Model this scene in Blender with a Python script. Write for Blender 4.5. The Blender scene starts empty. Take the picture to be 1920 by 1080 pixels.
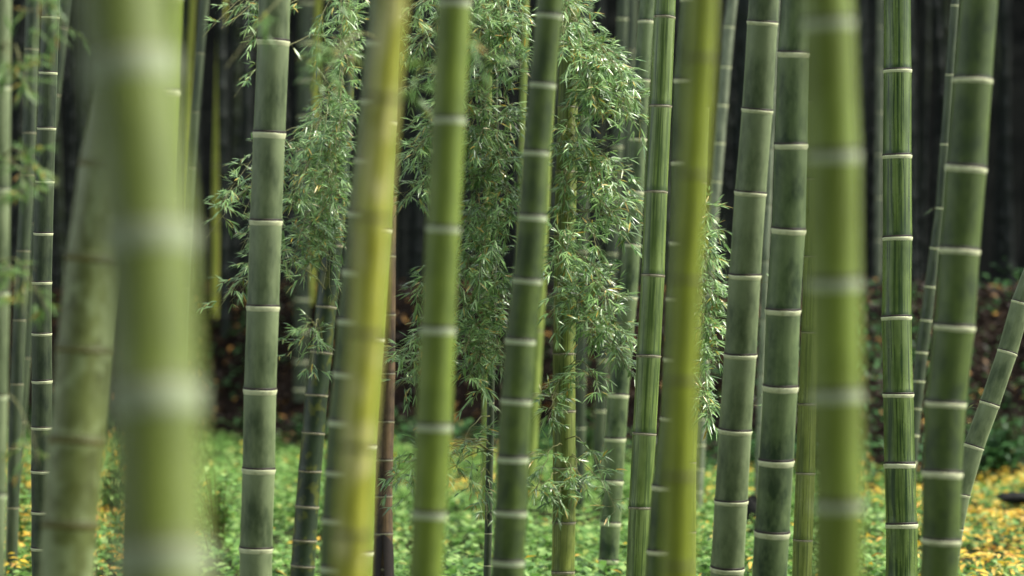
import bpy, math, random
from mathutils import Vector, Matrix
C = bpy.context.scene.collection
F = 5333.0; CAMZ = 1.5
def P(px, py, d):
    return Vector(((px-960)*d/F, d, CAMZ + (540-py)*d/F))

# ------------------------------------------------------------ node helpers
def new_mat(name):
    m = bpy.data.materials.new(name); m.use_nodes = True
    nt = m.node_tree; nt.nodes.clear()
    out = nt.nodes.new('ShaderNodeOutputMaterial')
    return m, nt, out
class N:
    def __init__(s, nt): s.nt = nt
    def n(s, t, **k):
        o = s.nt.nodes.new(t)
        for a, b in k.items(): setattr(o, a, b)
        return o
    def l(s, a, b): s.nt.links.new(a, b)
    def put(s, sock, v):
        if isinstance(v, bpy.types.NodeSocket): s.l(v, sock)
        elif isinstance(v, (tuple, list)) and len(v) == 3 and sock.type == 'RGBA': sock.default_value = (*v, 1)
        else: sock.default_value = v
    def math(s, op, a, b=0.0, c=None, clamp=False):
        o = s.n('ShaderNodeMath', operation=op); o.use_clamp = clamp
        s.put(o.inputs[0], a); s.put(o.inputs[1], b)
        if c is not None: s.put(o.inputs[2], c)
        return o.outputs[0]
    def mix(s, f, a, b, mode='MIX'):
        o = s.n('ShaderNodeMix', data_type='RGBA', blend_type=mode)
        s.put(o.inputs[0], f); s.put(o.inputs[6], a); s.put(o.inputs[7], b)
        return o.outputs[2]
    def map(s, v, a, b, c=0.0, d=1.0, smooth=False):
        o = s.n('ShaderNodeMapRange')
        if smooth: o.interpolation_type = 'SMOOTHSTEP'
        for i, x in enumerate((v, a, b, c, d)): s.put(o.inputs[i], x)
        return o.outputs[0]
    def xyz(s, x, y, z):
        o = s.n('ShaderNodeCombineXYZ'); s.put(o.inputs[0], x); s.put(o.inputs[1], y); s.put(o.inputs[2], z)
        return o.outputs[0]
    def noise(s, vec, scale=1.0, detail=3.0, rough=0.5):
        o = s.n('ShaderNodeTexNoise'); s.l(vec, o.inputs['Vector'])
        o.inputs['Scale'].default_value = scale; o.inputs['Detail'].default_value = detail
        o.inputs['Roughness'].default_value = rough
        return o.outputs[0]
    def ramp(s, f, stops, interp='LINEAR'):
        o = s.n('ShaderNodeValToRGB'); s.l(f, o.inputs[0]); r = o.color_ramp; r.interpolation = interp
        while len(r.elements) < len(stops): r.elements.new(0.5)
        for e, (p, c) in zip(r.elements, stops): e.position = p; e.color = (*c, 1)
        return o.outputs[0]

def culm_mat(name, base, dark, bloom, bloom_amt=.35, streak=.0, mottle=.3, rough=.38, sheen=.25, top=.5, foot=.5, patch=None, patch_amt=0.0, grad=0.0):
    m, nt, out = new_mat(name); g = N(nt)
    uv = g.n('ShaderNodeUVMap').outputs[0]
    sp = g.n('ShaderNodeSeparateXYZ'); g.l(uv, sp.inputs[0]); u, v = sp.outputs[0], sp.outputs[1]
    rnd = g.n('ShaderNodeObjectInfo').outputs['Random']
    off = g.math('MULTIPLY', rnd, 37.0)
    fr = g.math('FRACT', v)
    big = g.noise(g.xyz(g.math('MULTIPLY', u, 5), g.math('MULTIPLY', v, 1.7), off), 1.0, 3, .55)
    mid = g.noise(g.xyz(g.math('MULTIPLY', u, 22), g.math('MULTIPLY', v, 6), off), 1.0, 4, .6)
    col = g.mix(g.map(big, .35, .68, 0, 1), dark, base)
    col = g.mix(mottle, base, col)
    # waxy bloom: patchy, wiped off in vertical smears
    bl = g.math('MULTIPLY', g.map(g.math('ADD', g.math('MULTIPLY', big, .6), g.math('MULTIPLY', mid, .5)), .42, .72, 0, 1), bloom_amt)
    col = g.mix(bl, col, bloom)
    if grad:   # wax is thickest under the node above and worn off lower down, in uneven vertical smears
        gm = g.math('ADD', fr, g.math('MULTIPLY', g.math('SUBTRACT', big, .5), 1.1))
        col = g.mix(g.math('MULTIPLY', g.map(gm, .25, 1.0, 0, 1, True), grad), col, bloom)
    # long streaks running down from node to node
    if streak:
        st = g.noise(g.xyz(g.math('MULTIPLY', u, 44), g.math('ADD', g.math('MULTIPLY', v, .75), g.math('FLOOR', v)), off), 1.0, 3, .6)
        sm = g.math('MULTIPLY', g.map(st, .50, .60, 0, 1), streak)
        col = g.mix(sm, col, dark)
        st2 = g.noise(g.xyz(g.math('MULTIPLY', u, 90), g.math('ADD', g.math('MULTIPLY', v, .35), 9), off), 1.0, 2, .5)
        col = g.mix(g.math('MULTIPLY', g.map(st2, .58, .66, 0, 1), streak*.7), col, dark)
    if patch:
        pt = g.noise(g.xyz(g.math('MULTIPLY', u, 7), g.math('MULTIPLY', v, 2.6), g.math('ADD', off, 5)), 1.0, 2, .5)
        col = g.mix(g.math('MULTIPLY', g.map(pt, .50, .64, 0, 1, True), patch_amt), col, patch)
    # powdery band below the upper node, smudge above the lower node
    wob = g.math('MULTIPLY', g.math('SUBTRACT', mid, .5), .10)
    f2 = g.math('ADD', fr, wob)
    col = g.mix(g.math('MULTIPLY', g.map(f2, .86, .99, 0, 1, True), top), col, bloom)
    col = g.mix(g.math('MULTIPLY', g.map(f2, .02, .085, 1, 0, True), foot), col, dark)
    fib = g.noise(g.xyz(g.math('MULTIPLY', u, 220), g.math('MULTIPLY', v, 5), off), 1.0, 3, .6)
    col = g.mix(g.map(fib, .3, .7, 0, .12), col, dark)
    pos = g.n('ShaderNodeNewGeometry').outputs['Position']
    spk = g.noise(pos, 160, 2, .5)
    col = g.mix(g.map(spk, .66, .74, 0, .35), col, dark)
    b = g.n('ShaderNodeBsdfPrincipled')
    g.l(col, b.inputs['Base Color'])
    g.put(b.inputs['Roughness'], g.map(big, .3, .7, rough+.12, rough-.04))
    b.inputs['Sheen Weight'].default_value = sheen; b.inputs['Sheen Roughness'].default_value = .35
    b.inputs['Sheen Tint'].default_value = (*[min(1, c*1.3+.1) for c in bloom], 1)
    b.inputs['Specular IOR Level'].default_value = .5
    bp = g.n('ShaderNodeBump'); bp.inputs['Strength'].default_value = .25; bp.inputs['Distance'].default_value = .001
    g.l(g.math('ADD', fib, g.math('MULTIPLY', mid, .5)), bp.inputs['Height']); g.l(bp.outputs[0], b.inputs['Normal'])
    g.l(b.outputs[0], out.inputs[0])
    return m

def ring_mat(name, c1, c2, worn=.5):
    m, nt, out = new_mat(name); g = N(nt)
    pos = g.n('ShaderNodeNewGeometry').outputs['Position']
    nz = g.noise(pos, 45, 3, .6)
    col = g.mix(g.map(nz, .5, .66, 0, worn), c1, c2)
    b = g.n('ShaderNodeBsdfPrincipled'); g.l(col, b.inputs['Base Color']); b.inputs['Roughness'].default_value = .6
    g.l(b.outputs[0], out.inputs[0]); return m

def leaf_mat(name, stops, rough=.35, trans=.35, spec=.5, under=None):
    m, nt, out = new_mat(name); g = N(nt)
    r = g.n('ShaderNodeNewGeometry').outputs['Random Per Island']
    col = g.ramp(r, stops)
    if under:   # glaucous underside of the leaf
        bf = g.n('ShaderNodeNewGeometry').outputs['Backfacing']
        col = g.mix(g.math('MULTIPLY', bf, g.map(r, .9, .94, .45, .1)), col, under)
    b = g.n('ShaderNodeBsdfPrincipled'); g.l(col, b.inputs['Base Color']); b.inputs['Roughness'].default_value = rough
    b.inputs['Specular IOR Level'].default_value = spec
    t = g.n('ShaderNodeBsdfTranslucent'); g.l(col, t.inputs[0])
    mx = g.n('ShaderNodeMixShader'); mx.inputs[0].default_value = trans
    g.l(b.outputs[0], mx.inputs[1]); g.l(t.outputs[0], mx.inputs[2]); g.l(mx.outputs[0], out.inputs[0])
    return m

def earth_mat(name, stops, scale=3.0, rough=.95):
    m, nt, out = new_mat(name); g = N(nt)
    pos = g.n('ShaderNodeNewGeometry').outputs['Position']
    a = g.noise(pos, scale, 8, .65)
    col = g.ramp(a, stops)
    b = g.n('ShaderNodeBsdfPrincipled'); g.l(col, b.inputs['Base Color']); b.inputs['Roughness'].default_value = rough
    b.inputs['Specular IOR Level'].default_value = .1
    bp = g.n('ShaderNodeBump'); bp.inputs['Distance'].default_value = .05; g.l(g.noise(pos, scale*6, 6, .7), bp.inputs['Height']); g.l(bp.outputs[0], b.inputs['Normal'])
    g.l(b.outputs[0], out.inputs[0]); return m

M = {}
BLOOM = (.30, .37, .22)
M['waxy']   = culm_mat('waxy_culm', (.085,.125,.042), (.022,.042,.013), (.25,.31,.15), .55, 0, .6, .42, .7, .3, .4, grad=.6)
M['mottled']= culm_mat('mottled_culm', (.065,.115,.028), (.012,.034,.007), (.18,.24,.10), .7, .12, 1, .40, .7, .45, .8, grad=.5)
M['streaked']=culm_mat('streaked_culm', (.13,.21,.028), (.016,.045,.006), (.19,.26,.085), .5, 1.0, .7, .26, .15, .2, .95, grad=.25)
M['streakyel']=culm_mat('streaked_light_culm', (.24,.30,.05), (.06,.095,.014), (.32,.37,.12), .4, .85, .7, .28, .15, .2, .5, grad=.3)
M['streakgreen']=culm_mat('streaked_fresh_culm', (.17,.255,.040), (.035,.075,.010), (.24,.32,.11), .5, .85, .7, .28, .2, .2, .8, grad=.35)
M['dark']   = culm_mat('dark_culm', (.038,.062,.024), (.012,.024,.010), (.11,.14,.07), .5, .3, .9, .40, .8, .2, .4, grad=.5)
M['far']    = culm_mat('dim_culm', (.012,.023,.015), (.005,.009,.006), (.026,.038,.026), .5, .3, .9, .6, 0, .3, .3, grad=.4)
M['darkpatch']=culm_mat('dark_patched_culm', (.030,.055,.022), (.010,.022,.009), (.06,.09,.04), .4, .2, .8, .36, .2, .1, .3, (.16,.18,.02), .5)
M['deep']   = culm_mat('deep_green_culm', (.070,.118,.011), (.018,.040,.005), (.12,.17,.04), .35, .1, .9, .42, .5, .25, .8, grad=.35)
M['olive']  = culm_mat('olive_culm', (.175,.255,.022), (.115,.16,.012), (.27,.34,.10), .22, .05, .8, .40, .15, .5, .3)
M['near']  = culm_mat('near_olive_culm', (.145,.195,.018), (.095,.135,.011), (.20,.26,.09), .25, .05, .9, .42, .05, .35, .5)
M['grass']  = culm_mat('grass_green_culm', (.165,.24,.018), (.075,.12,.009), (.24,.30,.08), .2, .08, .8, .42, .2, .3, .4)
M['yellow'] = culm_mat('yellow_culm', (.42,.44,.032), (.23,.24,.012), (.53,.56,.16), .3, .05, .9, .35, .2, .1, .3, (.62,.60,.24), .8)  # cream patches paint sunlit blotches into the colour
M['yelgreen']=culm_mat('yellow_green_culm', (.24,.30,.013), (.14,.18,.009), (.29,.35,.06), .2, .05, .8, .38, .2, .05, .3)
M['bright'] = culm_mat('sunlit_painted_culm', (.62,.66,.09), (.35,.42,.05), (.7,.7,.2), .3, .05, 1, .4, .1, .1, .2)  # very light yellow base stands in for sunlight on distant stems
M['sap']    = culm_mat('sap_green_culm', (.22,.30,.05), (.10,.15,.02), (.33,.40,.13), .3, .1, .8, .4, .2, .2, .2, (.36,.44,.09), .4)
M['blotchy']= culm_mat('blotchy_culm', (.105,.135,.017), (.06,.075,.009), (.27,.33,.12), .5, .1, .9, .4, .2, .2, .8, (.24,.30,.12), .85)
M['brown']  = culm_mat('dead_brown_culm', (.15,.088,.036), (.022,.014,.007), (.26,.19,.10), .45, .5, 1, .5, .2, .2, .7)
M['pale']   = culm_mat('pale_grey_culm', (.18,.22,.13), (.05,.075,.035), (.34,.38,.25), .7, .1, .9, .45, .3, .5, .4)
M['ring']   = ring_mat('node_wax', (.68,.72,.42), (.36,.39,.17))
M['ring_dull']= ring_mat('node_dull', (.36,.35,.20), (.12,.10,.05), .7)
M['ring_olive']=ring_mat('node_pale_bloom', (.52,.60,.36), (.42,.50,.26))
M['ring_wide']=ring_mat('node_broad_bloom', (.32,.38,.21), (.27,.33,.16))
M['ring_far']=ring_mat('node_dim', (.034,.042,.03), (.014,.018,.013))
M['ring_brown']=ring_mat('node_brown', (.13,.12,.02), (.10,.08,.02))
M['scar']   = ring_mat('node_scar', (.022,.016,.010), (.06,.045,.02))
M['scar_olive']=ring_mat('node_scar_olive', (.10,.12,.03), (.09,.09,.02))
M['twig']   = ring_mat('twig_bark', (.16,.17,.05), (.10,.07,.03))
M['sheath'] = ring_mat('culm_sheath_dark', (.014,.009,.006), (.03,.018,.01))
G1=(.05,.13,.035); G2=(.17,.34,.08); G3=(.36,.57,.20); Y=(.42,.36,.05); O=(.48,.22,.03)
M['leaf'] = leaf_mat('bamboo_leaf', [(0,G1),(.35,G2),(.75,G3),(.93,(.24,.34,.08)),(.96,Y),(.985,(.6,.42,.06)),(1,O)], .30, .28, 1.0, (.30,.42,.22))
M['leaf_blur'] = leaf_mat('young_bamboo_leaf', [(0,G2),(.6,(.12,.22,.05)),(.9,(.25,.30,.05)),(1,(.45,.25,.04))], .4, .4)
M['cover'] = leaf_mat('ground_cover_leaf', [(0,(.03,.08,.015)),(.3,(.11,.25,.045)),(.65,(.23,.43,.10)),(.95,(.40,.58,.18)),(1,(.45,.45,.1))], .45, .4)
M['cover_yellow'] = leaf_mat('fallen_yellow_leaf', [(0,(.78,.56,.04)),(.5,(.80,.48,.05)),(.8,(.80,.60,.14)),(1,(.6,.25,.04))], .5, .3)
M['litter'] = leaf_mat('dead_leaf_litter', [(0,(.012,.008,.005)),(.6,(.035,.022,.011)),(.86,(.09,.052,.018)),(.955,(.42,.22,.05)),(1,(.75,.42,.08))], .6, .1)
M['shrub'] = leaf_mat('shrub_leaf', [(0,(.02,.07,.02)),(.5,(.05,.15,.04)),(1,(.10,.24,.07))], .4, .35)
M['canopy'] = leaf_mat('blocker_leaf', [(0,(.010,.020,.007)),(1,(.025,.04,.012))], .7, .1, .1)
M['soil'] = earth_mat('forest_soil', [(.3,(.02,.016,.009)),(.5,(.035,.045,.015)),(.7,(.05,.09,.03))], 2.5)
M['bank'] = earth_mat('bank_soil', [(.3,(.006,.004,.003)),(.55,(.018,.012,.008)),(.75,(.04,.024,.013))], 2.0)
M['hill'] = earth_mat('dark_backdrop_soil', [(.3,(.002,.003,.003)),(.7,(.006,.008,.006))], .5)  # near-black: the shade of the far grove is put into the colour
M['rock'] = earth_mat('dark_rock', [(.3,(.015,.016,.015)),(.7,(.06,.062,.055))], 9)

# ------------------------------------------------------------ object helpers
def mesh_obj(name, verts, faces, mat, parent=None, smooth=True, uvs=None):
    me = bpy.data.meshes.new(name); me.from_pydata(verts, [], faces)
    for m in (mat if isinstance(mat, list) else [mat]): me.materials.append(m)
    if smooth: me.polygons.foreach_set('use_smooth', [True]*len(me.polygons))
    if uvs is not None:
        lay = me.uv_layers.new(name='UVMap'); li = [0]*len(me.loops); me.loops.foreach_get('vertex_index', li)
        lay.data.foreach_set('uv', [c for i in li for c in uvs[i]])
    me.update()
    o = bpy.data.objects.new(name, me); C.objects.link(o)
    if parent:
        o.parent = parent; o.location = -parent_world(parent)
    return o
def parent_world(p):
    v = Vector(p.location)
    while p.parent: p = p.parent; v += Vector(p.location)
    return v
def tag(o, label=None, cat=None, group=None, kind=None):
    if label: o['label'] = label
    if cat: o['category'] = cat
    if group: o['group'] = group
    if kind: o['kind'] = kind
def empty(name, loc):
    o = bpy.data.objects.new(name, None); C.objects.link(o); o.location = loc; o.empty_display_size = .1; return o
def local(o_parent, verts):
    w = parent_world(o_parent); return verts

def foot(x):
    return min(27.2, max(21.6, 24.3-.85*x+.25*math.sin(x*1.7)))
def bank_h(x, y):
    t = min(1, max(0, (y-foot(x))/3.8)); s = t*t*(3-2*t); k = min(1, t*3)
    h = 1.42*s + .10*math.sin(x*2.3+y*1.7)*k*(1 if t<1 else .6) + .05*math.sin(x*6.1-y*4.3)*k + .03*math.sin(x*13+y*9)*k
    if y > 60: h += (y-60)*.8
    return h
def interp(tab, y):
    tab = sorted(tab)
    if y <= tab[0][0]:
        (a, b), (c, d) = tab[0], tab[1]
        return b + (d-b)*(y-a)/(c-a)
    for (a, b), (c, d) in zip(tab, tab[1:]):
        if y <= c: return b + (d-b)*(y-a)/(c-a)
    (a, b), (c, d) = tab[-2], tab[-1]
    return d + (d-b)*(y-c)/(c-a)

_ring_cache = {}
def ring_mesh(style):
    if style in _ring_cache: return _ring_cache[style]
    seg = 40
    prof, rm, sm = {
     'wax':   ([(-.32,.985),(-.25,1.012),(-.07,1.045),(-.01,1.05),(.015,1.045),(.03,1.012),(.05,1.008),(.09,1.026),(.14,1.02),(.17,.99)], 'ring','scar'),
     'thin':  ([(-.25,.985),(-.19,1.012),(-.08,1.035),(-.03,1.045),(.0,1.04),(.02,1.03),(.03,1.01),(.05,1.006),(.09,1.02),(.15,1.015),(.17,.99)], 'ring','scar'),
     'dull':  ([(-.18,.985),(-.13,1.01),(-.03,1.035),(.0,1.04),(.02,1.03),(.03,1.01),(.05,1.006),(.08,1.015),(.10,.99)], 'ring_dull','scar'),
     'band':  ([(-.36,.985),(-.30,1.006),(-.10,1.02),(0,1.045),(.03,1.04),(.05,1.01),(.08,1.01),(.12,1.03),(.17,.99)], 'ring_olive','scar'),
     'wide':  ([(-.62,.985),(-.55,1.006),(-.15,1.02),(0,1.05),(.04,1.04),(.06,1.01),(.09,1.01),(.13,1.03),(.2,.99)], 'ring_wide','scar_olive'),
     'brown': ([(-.20,.985),(-.14,1.01),(-.05,1.035),(0,1.04),(.03,1.03),(.05,1.01),(.08,1.01),(.12,1.03),(.17,.99)], 'ring_brown','scar_olive'),
    }[style]
    v = []; f = []; mi = []
    for z, r in prof:
        for k in range(seg):
            a = 2*math.pi*k/seg
            w = .006*math.sin(3*a+1)+.004*math.sin(7*a)
            v.append((r*math.cos(a), r*math.sin(a), z+w))
    for i in range(len(prof)-1):
        for k in range(seg):
            k2 = (k+1) % seg
            f.append((i*seg+k, i*seg+k2, (i+1)*seg+k2, (i+1)*seg+k)); mi.append(1 if prof[i+1][0] > .025 else 0)
    me = bpy.data.meshes.new('node_ring'); me.from_pydata(v, [], f)
    me.materials.append(M[rm]); me.materials.append(M[sm])
    me.polygons.foreach_set('material_index', mi); me.polygons.foreach_set('use_smooth', [True]*len(f)); me.update()
    _ring_cache[style] = me; return me

def make_culm(label, path, width, nodes, d, mat, ring='wax', tilt=0, seed=0, top_z=4.2, rings=True, group=None, gap=(1.0, .93), name='bamboo_culm'):
    """path: [(py, px)], width: [(py, w)], nodes: list of py, top to bottom"""
    rnd = random.Random(seed+int(d*100)+int(path[0][1]))
    nodes = sorted(nodes)
    def pt(py):
        dd = d + (540-py)*d/F*math.tan(math.radians(tilt))
        if py > 1080:  # below the frame: ease towards vertical
            x0 = interp(path, 1080); x1 = interp(path, 1079); s = x0-x1; e = py-1080
            px = x0 + s*400*(1-math.exp(-e/400))
        else: px = interp(path, py)
        return P(px, py, d)*1.0 + Vector((0, dd-d, 0))
    def rad(py):
        y = min(max(py, -150), 1180); return max(.004, interp(width, y))*.5*d/F
    z0 = bank_h(P(interp(path,540),540,d).x, d) if d > 21.5 else 0
    pbase = 540 + (CAMZ-z0)*F/d
    low = list(nodes); gp = (nodes[-1]-nodes[-2])
    while low[-1] < pbase:
        gp *= gap[1]; gp = max(gp, .45*(nodes[-1]-nodes[-2])); low.append(low[-1]+gp)
    low = [y for y in low if y < pbase-5]
    gp = nodes[1]-nodes[0]; ptop = 540-(top_z-CAMZ)*F/d
    up = [nodes[0]]
    while up[-1] > ptop: gp *= 1.02; up.append(up[-1]-gp)
    full = sorted(set(up+low))          # top .. bottom
    base = pt(pbase); base.z = z0-.02
    root = empty(name, base)
    tag(root, label, 'bamboo', group)
    # stalk
    seg = 36; verts = []; uvs = []; faces = []
    prof = [(0,1.0),(.03,1.006),(.07,.992),(.2,.985),(.5,.985),(.8,.988),(.93,.995),(.985,1.0)]
    cents = [pt(y) for y in full]
    kink = [Vector((rnd.uniform(-1,1), rnd.uniform(-1,1), 0))*rad(y)*.05 for y in full]
    centers = [c+k for c, k in zip(cents, kink)]
    seq = list(zip(full, centers))[::-1]          # bottom to top
    seq = [(pbase, base)] + seq
    rowsn = 0; rows = []
    for i in range(len(seq)-1):
        (ya, a), (yb, b) = seq[i], seq[i+1]
        for t, k in prof: rows.append((a.lerp(b, t), rad(ya+(yb-ya)*t)*k, i+t, (b-a).normalized()))
    ya, a = seq[-1]; rows.append((a, rad(ya), len(seq)-1-.001, rows[-1][3]))
    for c, r, v, dr in rows:
        q = Vector((0,0,1)).rotation_difference(dr)
        for k in range(seg+1):
            ang = 2*math.pi*k/seg + math.pi/2
            verts.append(c + q @ Vector((r*math.cos(ang), r*math.sin(ang), 0))); uvs.append((k/seg, v))
    w = seg+1
    for i in range(len(rows)-1):
        for k in range(seg): faces.append((i*w+k, i*w+k+1, (i+1)*w+k+1, (i+1)*w+k))
    verts.append(rows[-1][0]); uvs.append((0, 0)); tip = len(verts)-1
    for k in range(seg): faces.append(((len(rows)-1)*w+k, (len(rows)-1)*w+k+1, tip))
    mesh_obj('stalk', verts, faces, M[mat], root, uvs=uvs)
    # node rings
    rm = ring_mesh(ring)
    for i in range(1, len(seq)):
        y, c = seq[i]
        if y < -260 or i >= len(seq)-1 and False: continue
        lo = seq[i-1][1]; hi = seq[min(i+1, len(seq)-1)][1]
        dr = (hi-lo).normalized() if i < len(seq)-1 else (c-lo).normalized()
        o = bpy.data.objects.new('node_ring', rm); C.objects.link(o); o.parent = root
        q = Vector((0,0,1)).rotation_difference((dr+Vector((rnd.uniform(-.035,.035), rnd.uniform(-.03,.03), 0))).normalized())
        q = q @ Matrix.Rotation(rnd.uniform(0, 6.28), 3, 'Z').to_quaternion()
        o.rotation_mode = 'QUATERNION'; o.rotation_quaternion = q; r = rad(y)*1.003
        o.scale = (r, r, r*rnd.uniform(.85, 1.1)); o.location = c - base
    return root, pt, rad

# ------------------------------------------------------------ leaves
def leaf_shape(L, W, droop, origin, direc, up, V, Fc):
    """lanceolate folded leaf"""
    d = direc.normalized(); s = d.cross(up)
    if s.length < 1e-3: s = Vector((1,0,0))
    s.normalize(); n = s.cross(d)
    b = len(V)
    prof = [(0,0.0),(.18,.75),(.45,1.0),(.75,.6),(1,0.0)]
    pts = []
    for t, w in prof:
        c = origin + d*(L*t) - Vector((0,0,1))*(droop*L*t*t)
        if w == 0: V.append(c)
        else:
            V.append(c + s*W*.5*w + n*W*.12*w); V.append(c - n*W*.0); V.append(c - s*W*.5*w + n*W*.12*w)
    # idx: 0 | 1 2 3 | 4 5 6 | 7 8 9 | 10
    Fc += [(b,b+1,b+2),(b,b+2,b+3),(b+1,b+4,b+5,b+2),(b+2,b+5,b+6,b+3),(b+4,b+7,b+8,b+5),(b+5,b+8,b+9,b+6),(b+7,b+10,b+8),(b+8,b+10,b+9)]
def tube(p0, p1, r0, r1, V, Fc, seg=5):
    d = (p1-p0)
    if d.length < 1e-5: return
    q = Vector((0,0,1)).rotation_difference(d.normalized()); b = len(V)
    for c, r in ((p0, r0), (p1, r1)):
        for k in range(seg):
            a = 6.2832*k/seg; V.append(c + q @ Vector((r*math.cos(a), r*math.sin(a), 0)))
    for k in range(seg):
        k2 = (k+1) % seg; Fc.append((b+k, b+k2, b+seg+k2, b+seg+k))
def fan(o, direc, rnd, V, Fc, L=.049, W=.0064):
    n = rnd.choice((2,3,3,4,4,5))
    direc = direc.normalized()
    side = direc.cross(Vector((rnd.uniform(-.4,.4), rnd.uniform(-.4,.4), 1)))
    if side.length < .01: side = Vector((1,0,0))
    side.normalize()
    for k in range(n):
        a = (k-(n-1)/2)*rnd.uniform(.35,.6)
        dd = direc*math.cos(a)+side*math.sin(a)+Vector((rnd.uniform(-.3,.3), rnd.uniform(-.3,.3), rnd.uniform(-.3,.3)))
        l = L*rnd.uniform(.65,1.25)
        leaf_shape(l, W*rnd.uniform(.8,1.25), rnd.uniform(.0,.35), o, dd, Vector((rnd.uniform(-.6,.6), rnd.uniform(-1.1,.3), 1)), V, Fc)
def branch(parent, start, end, rnd, n_twig, spread=.17, L=.049, W=.0064, mat='leaf', r0=.003, sag=.3, leafy=.5, hang=.35):
    """a branch arching from the culm to end, with twigs that carry fans of leaves"""
    V=[];Fc=[];LV=[];LF=[]
    n = 9; ctrl = start.lerp(end, .5) + Vector((0,0,(end-start).length*sag)); pts = []
    for i in range(n+1):
        t = i/n; p = start*(1-t)**2 + ctrl*2*t*(1-t) + end*t*t
        if 0 < i: p += Vector((rnd.uniform(-1,1), rnd.uniform(-1,1), rnd.uniform(-1,1)))*.008
        pts.append(p)
    for i in range(n): tube(pts[i], pts[i+1], r0*(1-.75*i/n), r0*(1-.75*(i+1)/n), V, Fc)
    for k in range(n_twig):
        t = 1-(1-leafy)*rnd.random()**.9*1.0
        x = min(n-1e-3, t*n); i = int(x); p = pts[i].lerp(pts[i+1], x-i)
        main = (pts[i+1]-pts[i]).normalized()
        dd = Vector((rnd.gauss(0,1), rnd.gauss(0,.8), rnd.gauss(.1-hang*.5,.7))).normalized()*.9 + main*.35
        ln = spread*rnd.uniform(.25,1.0); m = 3; q = p
        for j in range(m):
            dj = (dd + Vector((0,0,-.18*j*hang)) + Vector((rnd.uniform(-.2,.2), rnd.uniform(-.2,.2), rnd.uniform(-.2,.2)))).normalized()
            q2 = q + dj*ln/m; tube(q, q2, .0011, .0008, V, Fc, 3)
            if j > 0 or rnd.random() < .5: fan(q2, dj, rnd, LV, LF, L, W)
            q = q2
    b = mesh_obj('leafy_branch', V, Fc, M['twig'], parent)
    mesh_obj('leaves', LV, LF, M[mat], parent=b, smooth=True)
    return b
def cloud(root, pt, src, cx, cy, rx, ry, nb, nt, dz, rnd, d0=11.7, **k):
    """nb branches from the culm (node heights given by src) ending inside an ellipse"""
    for i in range(nb):
        a = rnd.uniform(0, 6.283); rr = math.sqrt(rnd.random())
        ex, ey = cx+rx*rr*math.cos(a), cy+ry*rr*math.sin(a)
        e = P(ex, ey, d0+rnd.uniform(-dz, dz))
        sy = rnd.choice(src) if src else ey-60
        s = pt(sy)
        branch(root, s, e, rnd, nt, **k)

# ------------------------------------------------------------ the culms near the camera
R = random.Random(7)
K = {}
def c(key, *a, **k): K[key] = make_culm(*a, **k); return K[key]
# path entries are (py, px)
c('c1', 'pale green bamboo cut by the left picture edge, with blurred leaves hanging from it', [(0,2),(500,-1),(1080,-10)], [(0,40),(1080,38)], [163,355,548,742,927], 7.6, 'waxy', 'band')
c('c2', 'dull green bamboo between the left edge culm and the dark culm with white rings', [(0,62),(330,52),(500,42),(800,28),(1080,20)], [(0,27),(1080,24)], [92,249,328,470,600,720,840], 14.5, 'dark', 'dull')
c('c3', 'slim dark green bamboo with thin white rings, left of the big blurred culm', [(0,102),(138,95),(340,86),(529,79),(714,76),(1080,73)], [(0,33),(340,35),(800,39),(1080,40)], [35,138,241,340,437,529,625,714,802,884,961,1030], 11.4, 'dark', 'thin', tilt=-4)
c('c4', 'dark bamboo leaning low behind the left hand culms', [(380,75),(540,55),(850,32),(1080,10)], [(0,26),(1080,26)], [300,420,540,670,790,900], 17, 'dark', 'dull', top_z=3.4)
c('A', 'very large out of focus olive bamboo nearest the camera at left, with broad pale bands', [(0,216),(300,255),(540,284),(780,303),(1080,318)], [(0,174),(540,170),(1080,176)], [108,436,732,1022], 3.0, 'near', 'wide', tilt=11)
c('B', 'blurred green bamboo with light patches behind the nearest culm, seen along its left side', [(0,240),(150,222),(300,198),(485,173),(655,156),(823,148),(980,133),(1080,128)], [(0,95),(485,98),(823,104),(1080,106)], [130,310,485,655,823,980], 6.6, 'blotchy', 'brown', tilt=3)
c('Cc', 'dull green bamboo behind the right side of the nearest culm', [(0,308),(172,302),(540,290),(945,270),(1080,266)], [(0,72),(1080,76)], [-10,172,370,560,750,945], 8.2, 'olive', 'thin')
c('D', 'thin dark bamboo leaning just right of the big blurred culm', [(0,384),(100,374),(315,358),(500,346),(1080,320)], [(0,17),(1080,19)], [100,210,315,430,540,650,750,850], 17, 'dark', 'dull')
c('E', 'grey green waxy bamboo with crisp white rings standing right of the big blurred culm', [(0,517),(250,507),(575,493),(880,483),(1080,479)], [(0,60),(575,61),(1080,62)], [78,250,414,575,730,880,1029], 10.0, 'waxy', 'wax', tilt=-2)
c('Ft', 'dark green bamboo curving left towards its foot, behind the yellow culm', [(0,655),(107,649),(300,640),(575,612),(740,594),(882,582),(1012,571),(1080,566)], [(0,34),(575,40),(740,43),(1080,46)], [107,225,345,460,575,660,740,811,882,949,1012,1060], 13.2, 'darkpatch', 'dull')
c('G', 'blurred green bamboo peeping out along the left edge of the yellow culm', [(0,722),(300,692),(600,661),(884,638),(1080,628)], [(0,56),(1080,60)], [80,190,300,400,509,600,700,790,884,972,1062], 7.8, 'deep', 'band')
c('H', 'pale green bamboo peeping out along the right edge of the yellow culm', [(0,730),(170,724),(540,705),(830,682),(1080,672)], [(0,48),(1080,52)], [30,230,430,635,835,1035], 9.3, 'grass', 'thin')
c('K', 'yellow blurred bamboo with cream patches painted as sunlight and brownish nodes', [(0,737),(200,718),(415,697),(600,690),(830,670),(1080,655)], [(0,52),(415,64),(830,62),(1080,66)], [-20,185,407,625,838,1000], 4.6, 'yellow', 'brown')
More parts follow.
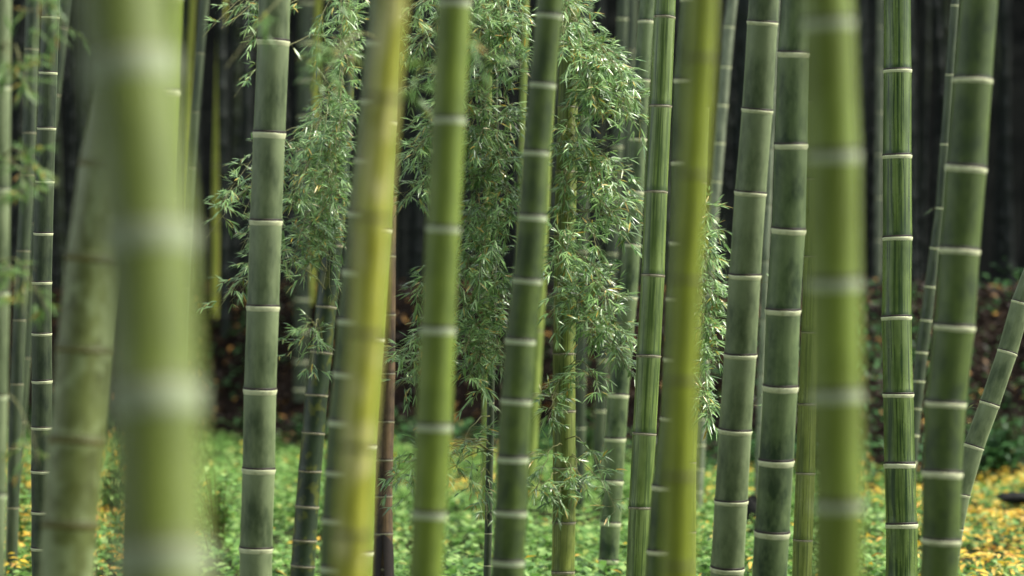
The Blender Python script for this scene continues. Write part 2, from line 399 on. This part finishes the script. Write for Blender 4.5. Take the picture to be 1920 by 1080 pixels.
c('J', 'dead brown bamboo with a torn dark sheath at its foot, right of the yellow culm', [(480,727),(700,726),(860,720),(1080,718)], [(0,30),(700,30),(1080,38)], [480,590,700,790,862,930,1000], 12.6, 'brown', 'dull', top_z=1.72)
c('L', 'soft focus grass green bamboo with pale bands, right of the yellow culm', [(0,851),(225,840),(430,831),(619,822),(800,814),(963,804),(1080,798)], [(0,62),(430,63),(800,68),(1080,64)], [4,222,427,616,797,960], 6.5, 'grass', 'band')
c('S1', 'very slender dark bamboo stem in the centre, bearing a tall mass of hanging leaves', [(0,930),(440,926),(755,920),(923,917),(1080,914)], [(0,11),(1080,15)], [-10,150,310,470,620,755,842,923,1000,1060], 12.3, 'dark', 'thin', top_z=3.4)
c('Mm', 'deep green bamboo with whitish bands leaning right through the central leaves', [(0,1032),(159,1018),(285,1006),(405,998),(525,988),(638,977),(750,969),(857,962),(1051,954)], [(0,50),(285,50),(638,57),(1051,62)], [28,158,285,405,524,637,750,857,959,1051], 7.9, 'deep', 'band')
c('Nn', 'pale bright green bamboo far behind the right edge of the deep green banded culm', [(0,1032),(500,1012),(880,992),(1080,984)], [(0,26),(1080,26)], [60,210,350,490,620,740,850], 19.5, 'sap', 'dull')
c('Oo', 'light green bamboo with yellow vertical streaks and fine nodes, half veiled by leaves', [(0,1072),(200,1065),(442,1060),(663,1058),(877,1058),(1080,1056)], [(0,34),(200,38),(442,42),(1080,44)], [80,200,322,442,552,663,770,877,979,1072], 12.2, 'streakyel', 'dull')
c('Pp', 'dark waxy bamboo half hidden by leaves, its foot right of the light streaked culm', [(0,1214),(260,1197),(410,1188),(557,1177),(740,1158),(902,1149),(1080,1139)], [(0,29),(557,34),(740,40),(1080,38)], [40,150,260,360,459,557,650,740,822,902,980,1050], 14.0, 'mottled', 'wax')
c('P2', 'slender dim bamboo behind the veil of leaves, left of the dark waxy one', [(0,1168),(275,1158),(475,1148),(675,1131),(1080,1112)], [(0,20),(1080,22)], [35,155,275,375,475,575,675,770,850], 20, 'dark', 'wax')
c('Qq', 'fresh green streaked bamboo just left of the mustard coloured blurred culm', [(0,1249),(198,1240),(360,1231),(516,1224),(667,1217),(812,1208),(950,1200),(1080,1195)], [(0,40),(360,43),(667,45),(1080,44)], [30,198,360,516,667,812,950,1085], 10.9, 'streakgreen', 'dull', tilt=2)
c('Rr', 'shaded green bamboo half hidden behind the mustard coloured culm', [(0,1296),(151,1285),(455,1277),(785,1261),(913,1246),(1080,1233)], [(0,42),(1080,50)], [0,151,305,455,560,672,785,913,1033], 9.0, 'deep', 'wax')
c('Ss', 'mustard yellow green blurred bamboo with dull olive nodes, right of centre', [(0,1317),(270,1305),(540,1285),(800,1277),(1080,1270)], [(0,56),(540,55),(1080,60)], [110,328,525,715,893,1060], 5.0, 'yelgreen', 'brown')
c('Tt', 'pale grey bamboo with close set nodes behind the top of the mustard culm', [(0,1373),(50,1367),(197,1355),(430,1335),(700,1318),(1080,1300)], [(0,20),(1080,22)], [-22,50,125,197,268,340,410,480,550], 18, 'pale', 'wax')
c('Uu', 'narrow green bamboo showing only its right edge beside the lower mustard culm', [(0,1322),(540,1300),(867,1288),(1080,1287)], [(0,32),(1080,36)], [480,615,745,867,997], 11.8, 'streakyel', 'dull', top_z=2.0)
c('Vv', 'broad frosted grey green bamboo with thin cream rings, right of the mustard culm', [(0,1429),(208,1417),(365,1406),(516,1397),(665,1389),(808,1381),(942,1374),(1080,1368)], [(0,56),(365,59),(665,61),(1080,64)], [47,208,362,516,665,808,942,1070], 10.0, 'waxy', 'thin', tilt=-6)
c('Ww', 'thin pale stem showing in the gap between the frosted and the mottled culms', [(0,1456),(100,1452),(540,1434),(1080,1415)], [(0,13),(1080,14)], [60,170,280,385,490,600], 17.5, 'pale', 'dull')
c('Xx', 'mottled dark and frosted bamboo right of the frosted grey one', [(0,1489),(103,1484),(272,1481),(430,1476),(581,1470),(725,1465),(865,1457),(1000,1451),(1080,1448)], [(0,55),(272,61),(581,65),(1080,67)], [-60,103,272,430,581,725,865,1000], 9.8, 'mottled', 'wax', tilt=-5)
c('Yy', 'olive streaked bamboo tucked behind the left edge of the big blurred right culm', [(0,1532),(480,1525),(757,1514),(1080,1503)], [(0,32),(1080,38)], [40,190,335,480,623,757,887,1012], 12.0, 'streakyel', 'dull')
c('Zz', 'large out of focus olive bamboo right of centre with wide whitish bands', [(0,1551),(300,1562),(745,1570),(1080,1570)], [(0,96),(1080,97)], [42,288,527,737,942], 4.5, 'olive', 'band', tilt=0)
c('A2', 'thin pale sunlit stem showing in the gap right of the big blurred right culm', [(0,1652),(540,1647),(1080,1640)], [(0,15),(1080,15)], [50,130,210,290,370,450,560], 28.5, 'pale', 'wax')
c('B2', 'crisp green bamboo with dark streaks and broken cream nodes, second large stem from the right', [(0,1685),(292,1683),(595,1682),(739,1683),(982,1688),(1080,1688)], [(0,51),(292,54),(739,57),(1080,60)], [-25,131,292,446,595,739,870,982,1085], 10.7, 'streaked', 'thin', tilt=2)
c('C2', 'slim grey green bamboo leaning behind the large dark culm near the right edge', [(0,1792),(150,1780),(400,1763),(470,1753),(600,1737),(660,1728),(765,1716),(1080,1690)], [(0,16),(400,18),(600,23),(1080,24)], [10,140,270,390,465,537,600,660,714,765,815,865], 15, 'dark', 'wax')
c('D2', 'large dark green bamboo with soft white rings leaning right near the right edge', [(0,1835),(150,1823),(314,1812),(468,1798),(612,1788),(755,1774),(886,1767),(1080,1761)], [(0,70),(314,76),(755,76),(1080,72)], [-20,150,314,468,612,755,886,1012], 8.2, 'deep', 'thin')
c('E2', 'bamboo leaning steeply out of the picture at the right edge', [(300,1998),(480,1948),(565,1915),(660,1889),(757,1856),(837,1826),(927,1802),(1000,1788),(1080,1778)], [(300,36),(565,37),(837,38),(1080,30)], [390,478,568,660,757,837,927,990,1040,1085], 12.0, 'waxy', 'thin', top_z=3.0)
# bright stems in the gaps, sunlight partly put into their colour, and dim ones in the middle distance
c('y1', 'stem painted sunlit yellow, glimpsed behind the thin dark leaning bamboo, upper left', [(0,362),(230,350),(1080,330)], [(0,11),(1080,11)], [-20,110,240,370,480,590], 29.5, 'bright', 'dull')
c('y2', 'stem painted brightest sunlit yellow, glimpsed in the dark gap between two leafy sprays, upper left', [(0,417),(70,414),(300,406),(540,403),(1080,395)], [(0,16),(1080,15)], [-60,70,190,310,430,550], 30, 'bright', 'dull')
c('y3', 'stem painted sunlit lime green, glimpsed at the top edge left of the hanging leaves', [(0,597),(80,594),(500,585),(1080,575)], [(0,13),(1080,14)], [-60,85,230,370,500,620], 29, 'bright', 'dull')
c('m1', 'grey dim bamboo with pale rings behind the gap right of the waxy culm', [(0,574),(285,572),(600,566),(1080,560)], [(0,29),(1080,29)], [5,80,150,218,285,355,425,495], 27.5, 'dark', 'wax')
c('y4', 'short sunlit stem behind the upper central leaves left of the banded leaning culm', [(0,920),(540,914),(1080,908)], [(0,15),(1080,15)], [-30,110,250,390,520,650,770], 17, 'sap', 'dull')
c('y5', 'sunlit stem behind the upper central leaves touching the banded leaning culm', [(0,985),(540,975),(1080,966)], [(0,13),(1080,13)], [-10,130,270,400,530,650,770], 17.5, 'sap', 'dull')
c('m2', 'dim green stem behind the leaves right of the light streaked culm', [(0,1102),(540,1092),(1080,1085)], [(0,18),(1080,18)], [-30,95,220,345,470,590,700], 19, 'dark', 'wax')
c('m3', 'dim bamboo behind the gap left of the fresh green streaked culm', [(0,1185),(540,1170),(1080,1150)], [(0,20),(1080,20)], [-30,95,220,345,470,590,700], 23, 'dark', 'dull')

# ------------------------------------------------------------ foliage carried by culms
def sprays(key, table, d0, nt=14, nb=3, spread=.115, dz=.3, **k):
    """each row: the px/py of a spray of leaves, its half sizes and how dense it is"""
    r, pt, _ = K[key]
    for row in table:
        cx, cy, rx, ry = row[:4]; f = row[4] if len(row) > 4 else 1.0
        cloud(r, pt, [cy-90, cy-40], cx, cy+4, rx, ry, max(1, round(nb*f)), nt, dz, R, d0, spread=spread, sag=.25, **k)
sprays('Ft', [(640,235,25,14,.7),(600,268,30,16),(642,290,22,18,.7),(560,312,30,13),(600,350,42,26,2.2),(550,395,24,26,2.0),(620,420,35,26,2.0),
  (575,458,40,22,2.0),(622,490,28,18),(560,515,30,12),(600,540,22,8,.7),(440,362,35,8,.7),(400,385,18,9,.4),(460,398,14,16,.5),(385,440,14,13,.4),
  (440,470,20,18,.7),(462,528,18,18,.7),(430,556,32,12,.7),(388,590,14,8,.4),(575,690,32,7,.7),(640,30,40,20),(610,95,30,20,.7),(660,120,25,22,.7),(625,165,25,12,.5)], 12.0)
sprays('Ft', [(455,20,30,18,.7),(410,40,25,20,.5),(460,70,22,16,.5),(385,75,14,14,.3),(455,170,26,10,.4)], 12.4, nt=9)
sprays('S1', [(900,28,42,26,1.4),(958,60,32,34,1.4),(890,105,28,26,1.2),(945,130,35,16),(900,205,30,20,.7),(960,222,22,26,.7),(890,280,28,26,1.2),
  (940,300,28,26,1.2),(900,355,36,24,1.2),(950,400,22,26),(880,435,28,24,1.2),(930,465,26,24),(890,515,28,20),(940,540,22,20,.7),(880,585,28,16,.7),
  (930,610,24,24,.7),(892,655,26,20,.7),(940,680,16,16,.4),(872,708,14,16,.5),(905,722,20,10,.4),
  (775,90,28,22),(740,30,18,20,.7),(772,170,20,16,.5),(790,228,20,20),(770,300,30,24,1.4),(775,362,26,18),(765,530,26,9,.5),(792,560,10,8,.3),
  (738,655,28,16),(762,700,22,16,.7),(728,735,16,12,.4)], 12.0, nb=4)
sprays('S1', [(865,870,26,20,.5),(900,850,24,10,.4),(870,930,28,20,.4),(960,900,26,10,.4),(745,885,30,14,.8),(765,935,22,18,.6),(720,915,14,10,.5),(900,985,26,14,.3)], 12.0, nt=8)
sprays('Oo', [(1062,48,28,30,1.3),(1112,125,42,28,2.2),(1160,138,34,28,2.4),(1186,185,22,38,2.2),(1110,185,48,24,2.2),(1150,215,34,14,1.2),(1200,240,10,16,.5),
  (1072,282,28,24),(1110,318,28,16),(1150,345,26,15),(1185,388,18,26,.9),(1080,388,28,14,.7),(1132,408,26,14,.7),(1192,450,12,26,.7),(1120,468,26,12,.7),
  (1060,500,36,11,.9),(1120,528,46,11,.9),(1070,578,46,20,1.3),(1148,570,36,20,1.2),(1172,638,20,24),(1128,628,26,15,.9),(1178,688,14,12,.6),(1100,735,34,9,.8)], 11.75)
sprays('Oo', [(1022,782,18,9,.8),(1010,925,26,16,.6),(1040,950,16,12,.4),(1075,905,20,7,.4),(1125,915,34,12,.8),(1150,945,14,12,.4)], 11.8, nt=10, spread=.09)
sprays('Uu', [(1330,440,20,12),(1338,480,18,20,1.2),(1330,530,18,20),(1345,570,12,18,.7),(1325,620,20,20),(1338,670,14,18,.8),(1318,720,16,16,.7),(1335,765,10,14,.5),(1320,800,8,10,.3)], 11.6, nt=11, spread=.10)
# soft leaves close to the lens
r, pt, _ = K['c1']
for (cx, cy, rx, ry) in ((55,165,40,30),(70,370,45,20),(60,575,40,35),(110,60,20,30)):
    cloud(r, pt, [cy-70], cx, cy, rx, ry, 2, 7, .15, R, 7.2, mat='leaf_blur', spread=.09, L=.045)
cloud(r, pt, [742], 60, 862, 35, 15, 1, 7, .1, R, 7.2, mat='leaf_blur', spread=.08, L=.04)
r, pt, _ = K['L']
cloud(r, pt, [4], 930, 122, 40, 10, 1, 8, .1, R, 6.6, mat='leaf_blur', spread=.08, L=.04)
cloud(r, pt, [4], 770, 215, 30, 20, 1, 8, .1, R, 6.8, mat='leaf_blur', spread=.08, L=.04)
r, pt, _ = K['G']
cloud(r, pt, [80], 590, 165, 50, 20, 2, 8, .1, R, 7.4, mat='leaf_blur', spread=.09, L=.04)
cloud(r, pt, [-20,80], 455, 130, 40, 15, 1, 4, .1, R, 7.2, mat='leaf_blur', spread=.08, L=.05)

# torn sheath on the dead culm
r, pt, rad = K['J']
V=[];Fc=[]; n=28; c0=pt(1000)
for side in (0,1):
    b=len(V)
    for k in range(n+1):
        t=k/n                       # 0 at the front slit, 1 at the back
        a=-math.pi/2 + (1 if side else -1)*(.02+t*(math.pi-.02))
        topy=1000+70*t**1.3; slit=1040+ (0 if t>.0 else 0)
        for j,yy in enumerate((topy, topy+25, 1075, 1140)):
            w = .0 if j<2 else (.16 if j==2 else .42)
            aa = a + (1 if side else -1)*max(0, w-t*.6)
            cc=pt(yy); rr=rad(yy)*(1.10 if j else 1.05)
            V.append(Vector((cc.x+rr*math.cos(aa), cc.y+rr*math.sin(aa), cc.z)))
    for k in range(n):
        for j in range(3): Fc.append((b+k*4+j, b+(k+1)*4+j, b+(k+1)*4+j+1, b+k*4+j+1))
o = mesh_obj('torn_sheath', V, Fc, M['sheath'], r); o['label']='split black sheath hanging at the culm foot'

# small side shoots at nodes
for key, y, sx, mt in (('Vv',530,1,'leaf'),('Vv',760,1,'leaf'),('E2',757,-1,'leaf_blur'),('B2',1075,1,'leaf'),('C2',390,-1,'leaf'),('m3',50,1,'leaf')):
    r, pt, rad = K[key]; s = pt(y)+Vector((sx*rad(y)*.95,-.01,0)); V=[];Fc=[];LV=[];LF=[]
    for q in range(2):
        e = s+Vector((sx*R.uniform(.015,.04), R.uniform(-.02,.01), R.uniform(-.03,.045))); tube(s,e,.0012,.0008,V,Fc,4)
        leaf_shape(.035,.006,.3,e,Vector((sx,R.uniform(-.4,.2),R.uniform(-.9,.8))),Vector((0,-.3,1)),LV,LF)
    b = mesh_obj('side_shoot', V, Fc, M['twig'], r); mesh_obj('leaves', LV, LF, M[mt], b)

# ------------------------------------------------------------ the dark grove behind
def simple_culm(label, px, d, w, lean, seed, mat, group, z0):
    rn = random.Random(seed); V=[];Fc=[];uvs=[]; seg=12
    r = w*.5*d/F; h = z0+8; x = (px-960)*d/F; z=z0-.05; sp = rn.uniform(.2,.32); rows=[]; i=0
    while z < h:
        for t,k in ((0,1.07),(.04,1.07),(.06,1.0),(.5,.97),(.97,1.0)): rows.append((z+sp*t, r*k, i+t))
        z += sp; sp = min(sp*1.03,.42); i+=1
    lx, ly = lean, rn.uniform(-.02,.02)
    for z,rr,v in rows:
        for k in range(seg+1):
            a=6.2832*k/seg+1.57; V.append((rr*math.cos(a)+lx*(z-z0), rr*math.sin(a)+ly*(z-z0), z-z0)); uvs.append((k/seg, v))
    mi=[]
    for q in range(len(rows)-1):
        for k in range(seg): Fc.append((q*(seg+1)+k,q*(seg+1)+k+1,(q+1)*(seg+1)+k+1,(q+1)*(seg+1)+k)); mi.append(1 if q%5==0 else 0)
    o = mesh_obj('bamboo_culm', V, Fc, [M[mat], M['ring_far']], uvs=uvs); o.data.polygons.foreach_set('material_index', mi)
    o.location=(x,d,z0); tag(o,label,'bamboo',group); return o
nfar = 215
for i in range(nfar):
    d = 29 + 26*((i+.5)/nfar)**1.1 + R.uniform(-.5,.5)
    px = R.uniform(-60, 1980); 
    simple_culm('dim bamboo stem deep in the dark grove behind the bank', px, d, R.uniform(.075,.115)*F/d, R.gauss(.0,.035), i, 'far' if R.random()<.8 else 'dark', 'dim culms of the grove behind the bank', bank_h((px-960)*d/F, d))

# ------------------------------------------------------------ terrain
def grid(name, x0,x1,y0,y1,nx,ny,fn,mat):
    V=[(x0+(x1-x0)*i/nx, y0+(y1-y0)*j/ny, fn(x0+(x1-x0)*i/nx, y0+(y1-y0)*j/ny)) for j in range(ny+1) for i in range(nx+1)]
    Fc=[(j*(nx+1)+i, j*(nx+1)+i+1,(j+1)*(nx+1)+i+1,(j+1)*(nx+1)+i) for j in range(ny) for i in range(nx)]
    return mesh_obj(name, V, Fc, mat)
g = mesh_obj('ground', [(-600,-600,0),(600,-600,0),(600,600,0),(-600,600,0)], [(0,1,2,3)], M['soil']); tag(g, kind='structure')
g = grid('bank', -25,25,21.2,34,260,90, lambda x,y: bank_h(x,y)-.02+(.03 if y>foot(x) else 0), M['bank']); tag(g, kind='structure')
g = grid('backdrop_slope', -60,60,33.98,85,60,40, lambda x,y: bank_h(x,y)-.02, M['hill']); tag(g, kind='structure')  # dark backdrop slope added to hide the sky behind the grove

# ------------------------------------------------------------ ground cover
def ovate(o, L, W, yaw, pitch, V, Fc, roll=0):
    d = Vector((math.cos(yaw)*math.cos(pitch), math.sin(yaw)*math.cos(pitch), math.sin(pitch)))
    s = Vector((-math.sin(yaw), math.cos(yaw), 0)) + Vector((0,0,roll)); s.normalize(); b=len(V)
    V += [o, o+d*L*.4+s*W*.5+Vector((0,0,.06*L)), o+d*L*.4, o+d*L*.4-s*W*.5+Vector((0,0,.06*L)), o+d*L+Vector((0,0,-.12*L))]
    Fc += [(b,b+2,b+1),(b,b+3,b+2),(b+1,b+2,b+4),(b+2,b+3,b+4)]
RG = random.Random(21)
V=[];Fc=[];TV=[];TF=[]
def lump(x,y): return .5+.5*math.sin(x*1.9+1.3*math.sin(y*.8))*math.sin(y*1.3+.7*math.sin(x*1.1))
cnt=0
for i in range(31000):
    d = 13.2 + (27.3-13.2)*RG.random()**.9
    x = RG.uniform(-.28*d-.5, .28*d+.5)
    if d > foot(x)+.3: continue
    lm = lump(x,d)*.8+.2*lump(x*4.3,d*3.1)
    if RG.random() > 1.25*lm-.05: continue
    h = (.05+.16*lm)*RG.uniform(.5,1.3)
    for k in range(RG.randint(5,8)):
        ang = RG.uniform(0,6.28); L = RG.uniform(.035,.075)
        o = Vector((x+RG.gauss(0,.035), d+RG.gauss(0,.035), h*RG.uniform(.25,1.0)))
        ovate(o, L, L*RG.uniform(.5,.8), ang, RG.uniform(-.5,.6), V, Fc, RG.uniform(-.4,.4))
g = mesh_obj('ground_cover', V, Fc, M['cover']); tag(g,'low bright green leafy ground cover spread below the bamboos','ground cover',kind='stuff')
V=[];Fc=[]
def ydens(px, py):
    v = .03
    if px > 1560: v += .55*min(1,(px-1560)/150.)*(1 if py>905 else .4)
    if px > 1690 and 940<py<1060: v += .35
    if px < 250: v += .8*(1 if py>905 else .4)
    if 800<px<960 and 855<py<960: v += .35
    if 1260<px<1460: v += .12
    return v
for i in range(38000):
    d = 13.2 + (25.5-13.2)*RG.random()**.9
    x = RG.uniform(-.28*d-.5, .28*d+.5); px = 960+x*F/d; py = 540+CAMZ*F/d
    if d > foot(x)+.4: continue
    cl = .5+.5*math.sin(x*4.1+2*math.sin(d*2.7))*math.sin(d*3.3+x)
    if RG.random() > ydens(px,py)*(.25+1.0*cl): continue
    L=RG.uniform(.035,.085); lm = lump(x,d)
    ovate(Vector((x,d,(.06+.17*lm)*RG.uniform(.7,1.25))), L, L*RG.uniform(.25,.45), RG.uniform(0,6.28), RG.uniform(-.5,.5), V, Fc, RG.uniform(-.6,.6))
g = mesh_obj('fallen_leaves', V, Fc, M['cover_yellow']); tag(g,'yellow and orange fallen leaves lying over the green ground cover','fallen leaves',kind='stuff')
V=[];Fc=[]
for i in range(26000):
    x = RG.uniform(-6.6,6.6); y = foot(x)+RG.uniform(-.1, 5.0); L=RG.uniform(.05,.12)
    ovate(Vector((x,y,bank_h(x,y)+RG.uniform(.0,.05))), L, L*.4, RG.uniform(0,6.28), RG.uniform(-.9,.5), V, Fc, RG.uniform(-.6,.6))
g = mesh_obj('leaf_litter', V, Fc, M['litter']); tag(g,'brown dead leaves covering the shaded earth bank','leaf litter',kind='stuff')

V=[];Fc=[]
for i in range(9000):
    x = RG.uniform(-6.6,6.6); q = RG.random()**2; y = foot(x)-.2+q*3.5
    if RG.random() > .04+.75*max(0, math.sin(x*2.1+1)*math.sin(x*.9+y)) + (.3 if q<.02 else 0) + (.25 if x>1.5 else 0) - (.25 if x<-.8 else 0): continue
    o = Vector((x,y,bank_h(x,y)+RG.uniform(.02,.32)))
    for k in range(3): ovate(o+Vector((RG.gauss(0,.05),RG.gauss(0,.05),RG.gauss(0,.03))), RG.uniform(.05,.11), RG.uniform(.03,.05), RG.uniform(0,6.28), RG.uniform(-.6,.5), V, Fc, RG.uniform(-.5,.5))
g = mesh_obj('undergrowth', V, Fc, M['shrub']); tag(g,'tangled dark green undergrowth creeping up the shaded bank','undergrowth',kind='stuff')
# shrubs at the foot of the bank and young plants
def shrub(label, x, y, h, w, n, L, seed, mat='shrub', z=None, name='leafy_shrub'):
    rn = random.Random(seed); y = foot(x)+.15 if y > 21 else y; z = bank_h(x,y)
    root = empty(name, (x,y,z)); tag(root,label,'plant')
    V=[];Fc=[];LV=[];LF=[]
    for k in range(max(4,n//10)):
        e = Vector((x+rn.gauss(0,w*.5), y+rn.gauss(0,w*.4), z+h*rn.uniform(.5,1.0))); s=Vector((x+rn.gauss(0,w*.1),y,z-.02))
        m = s.lerp(e,.5)+Vector((0,0,h*.15)); tube(s,m,.004,.003,V,Fc); tube(m,e,.003,.0015,V,Fc)
        for q in range(10):
            t=rn.uniform(.25,1); p = (s.lerp(m,t*2) if t<.5 else m.lerp(e,t*2-1))
            ovate(p+Vector((rn.gauss(0,.02),rn.gauss(0,.02),0)), L*rn.uniform(.6,1.2), L*.5, rn.uniform(0,6.28), rn.uniform(-.5,.5), LV, LF, rn.uniform(-.4,.4))
    mesh_obj('stems',V,Fc,M['twig'],root); mesh_obj('leaves',LV,LF,M[mat],root)
def at(px, d): return (px-960)*d/F
shrub('bushy green plant at the foot of the bank left of the waxy grey culm', at(428,24), 24, .42,.25,260,.09,1)
shrub('leafy plant at the bank foot between the waxy and the dark curved culm', at(545,24.6), 24.6, .3,.3,200,.08,2)
shrub('leafy plant at the foot of the bank left of the dark waxy foot', at(1100,24.8), 24.8, .45,.3,240,.08,3)
shrub('leafy plant at the foot of the bank right of the banded leaning culm', at(1010,25), 25, .35,.25,180,.08,4)
shrub('dark glossy plant growing on the bank near the right edge', at(1880,26), 26, .55,.35,300,.10,5)
shrub('dark glossy plant on the bank between the streaked and the large dark culm', at(1720,25.6), 25.6, .4,.25,180,.10,6)
shrub('leafy plant at the bank foot below the frosted culm', at(1500,25), 25, .4,.35,220,.09,7)
shrub('tall young plant beside the left edge of the picture', at(40,17), 17, .50,.22,260,.08,8,'cover')
shrub('pale green plant standing in the gap left of the waxy culm foot', at(405,15.5), 15.5, .55,.16,300,.07,9,'cover')
shrub('tall green plant seen between the nearest culm and its left neighbour', at(212,17.5), 17.5, .42,.14,200,.09,10,'cover')
shrub('small plant on the bank left of the centre', at(880,25.8), 25.8, .4,.3,160,.09,11)

shrub('broad leafy plant rising beside the left picture edge among yellow leaves', at(22,15.6), 15.6, .42,.2,220,.08,12,'cover')
shrub('dark green plant on the bank behind the steeply leaning bamboo', at(1830,23), 23, .5,.3,260,.10,13)
# rocks
def rock(label, px, d, w, h, seed, z=.02):
    rn = random.Random(seed); V=[];Fc=[]; a=14; b=8; x=at(px,d)
    for j in range(b+1):
        ph = math.pi*j/b
        for i in range(a):
            th=6.2832*i/a; q=1+.22*math.sin(3*th+seed)*math.sin(2*ph+seed)+rn.uniform(-.07,.07)
            V.append(Vector((x+w*.5*q*math.sin(ph)*math.cos(th), d+w*.45*q*math.sin(ph)*math.sin(th), z+h*.5+h*.5*q*math.cos(ph))))
    for j in range(b):
        for i in range(a): Fc.append((j*a+i,j*a+(i+1)%a,(j+1)*a+(i+1)%a,(j+1)*a+i))
    o = mesh_obj('rock',V,Fc,M['rock']); tag(o,label,'rock')
rock('flat dark stone lying among yellow leaves at the right edge', 1920, 18.5, .34,.07,3,.10)
rock('dark stone lying between the frosted culm and the mottled culm', 1410, 16.8, .16,.24,5,.02)
V=[];Fc=[]; x=at(1812,21.5); n=16
for z,rr in ((0,.085),(.08,.07),(.30,.055),(.40,.05),(.41,.03)):
    for k in range(n):
        a=6.2832*k/n; q=rr*(1+.12*math.sin(4*a+z*9)); V.append(Vector((x+q*math.cos(a)+z*.12, 21.5+q*math.sin(a), z)))
for j in range(4):
    for k in range(n): Fc.append((j*n+k,j*n+(k+1)%n,(j+1)*n+(k+1)%n,(j+1)*n+k))
Fc.append(tuple(range(4*n,5*n)))
o=mesh_obj('tree_stump',V,Fc,M['sheath']); tag(o,'short dark stump beside the foot of the steeply leaning bamboo','stump')

SUN_EL, SUN_AZ = 54, 86      # azimuth measured from +Y (view direction) towards +X (right)
sun_dir = Vector((math.sin(math.radians(SUN_AZ))*math.cos(math.radians(SUN_EL)), math.cos(math.radians(SUN_AZ))*math.cos(math.radians(SUN_EL)), math.sin(math.radians(SUN_EL))))
gaps = [(P(412,150,30),.40),(P(354,110,29.5),.4),(P(596,40,29),.35),(P(1647,465,28.5),.7),(P(1900,330,34),.3),(P(700,330,33),.3)]  # holes left in the added canopy so sun reaches chosen stems
def in_gap(p):
    for q, r in gaps:
        v = p-q
        if v.dot(sun_dir) > -.5 and (v - sun_dir*v.dot(sun_dir)).length < r: return True
    return False
# ------------------------------------------------------------ leaf canopy added over the grove to block light
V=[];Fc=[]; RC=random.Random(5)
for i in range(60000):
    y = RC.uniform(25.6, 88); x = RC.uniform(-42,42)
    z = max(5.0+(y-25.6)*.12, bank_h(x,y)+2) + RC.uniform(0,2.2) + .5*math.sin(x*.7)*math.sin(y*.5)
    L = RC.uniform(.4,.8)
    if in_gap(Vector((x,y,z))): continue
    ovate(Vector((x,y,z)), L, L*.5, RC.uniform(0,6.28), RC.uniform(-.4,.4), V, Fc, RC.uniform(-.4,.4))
for i in range(16000):                       # leaf screens added at both sides to keep the grove dark
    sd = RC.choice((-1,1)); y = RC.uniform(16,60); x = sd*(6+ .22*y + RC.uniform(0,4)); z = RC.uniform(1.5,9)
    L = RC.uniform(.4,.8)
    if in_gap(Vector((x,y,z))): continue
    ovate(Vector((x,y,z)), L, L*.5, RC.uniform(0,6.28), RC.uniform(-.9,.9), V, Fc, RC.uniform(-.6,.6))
for i in range(16000):                       # unseen leaf wall added behind the viewer to block front light
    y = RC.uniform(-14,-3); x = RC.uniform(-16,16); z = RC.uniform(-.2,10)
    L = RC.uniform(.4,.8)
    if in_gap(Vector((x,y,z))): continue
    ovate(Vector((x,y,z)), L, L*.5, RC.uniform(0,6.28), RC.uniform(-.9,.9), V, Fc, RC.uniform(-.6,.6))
g = mesh_obj('canopy_blocker', V, Fc, M['canopy']); tag(g,'dense dark leaf screen added above and behind to block light','foliage',kind='stuff')

# ------------------------------------------------------------ light, world, camera
sl = bpy.data.lights.new('sun','SUN'); sl.energy = 2.3; sl.angle = math.radians(5); sl.color = (1,.95,.85)
so = bpy.data.objects.new('sun', sl); C.objects.link(so); so.rotation_euler = (-sun_dir).to_track_quat('-Z','Y').to_euler()
w = bpy.data.worlds.new('World'); bpy.context.scene.world = w; w.use_nodes = True
nt = w.node_tree; bg = nt.nodes['Background']
sky = nt.nodes.new('ShaderNodeTexSky'); sky.sky_type='NISHITA'; sky.sun_disc=False
sky.sun_elevation = math.radians(SUN_EL); sky.sun_rotation = math.radians(SUN_AZ)
sky.dust_density = 3.0; sky.air_density = 1.0; sky.ozone_density = 1.0
hs = nt.nodes.new('ShaderNodeHueSaturation'); hs.inputs['Saturation'].default_value = .35
nt.links.new(sky.outputs[0], hs.inputs['Color']); nt.links.new(hs.outputs[0], bg.inputs[0]); bg.inputs[1].default_value = .15
cam = bpy.data.cameras.new('camera'); co = bpy.data.objects.new('camera', cam); C.objects.link(co)
co.location = (0,0,CAMZ); co.rotation_euler = (math.radians(90),0,0)
cam.sensor_width = 36; cam.lens = 100; cam.clip_end = 3000; cam.clip_start=.1
cam.dof.use_dof = True; cam.dof.focus_distance = 11.2; cam.dof.aperture_fstop = 2.0
sc = bpy.context.scene; sc.camera = co
sc.view_settings.view_transform='Standard'; sc.view_settings.look='None'; sc.view_settings.exposure = 1.2; sc.view_settings.gamma=1
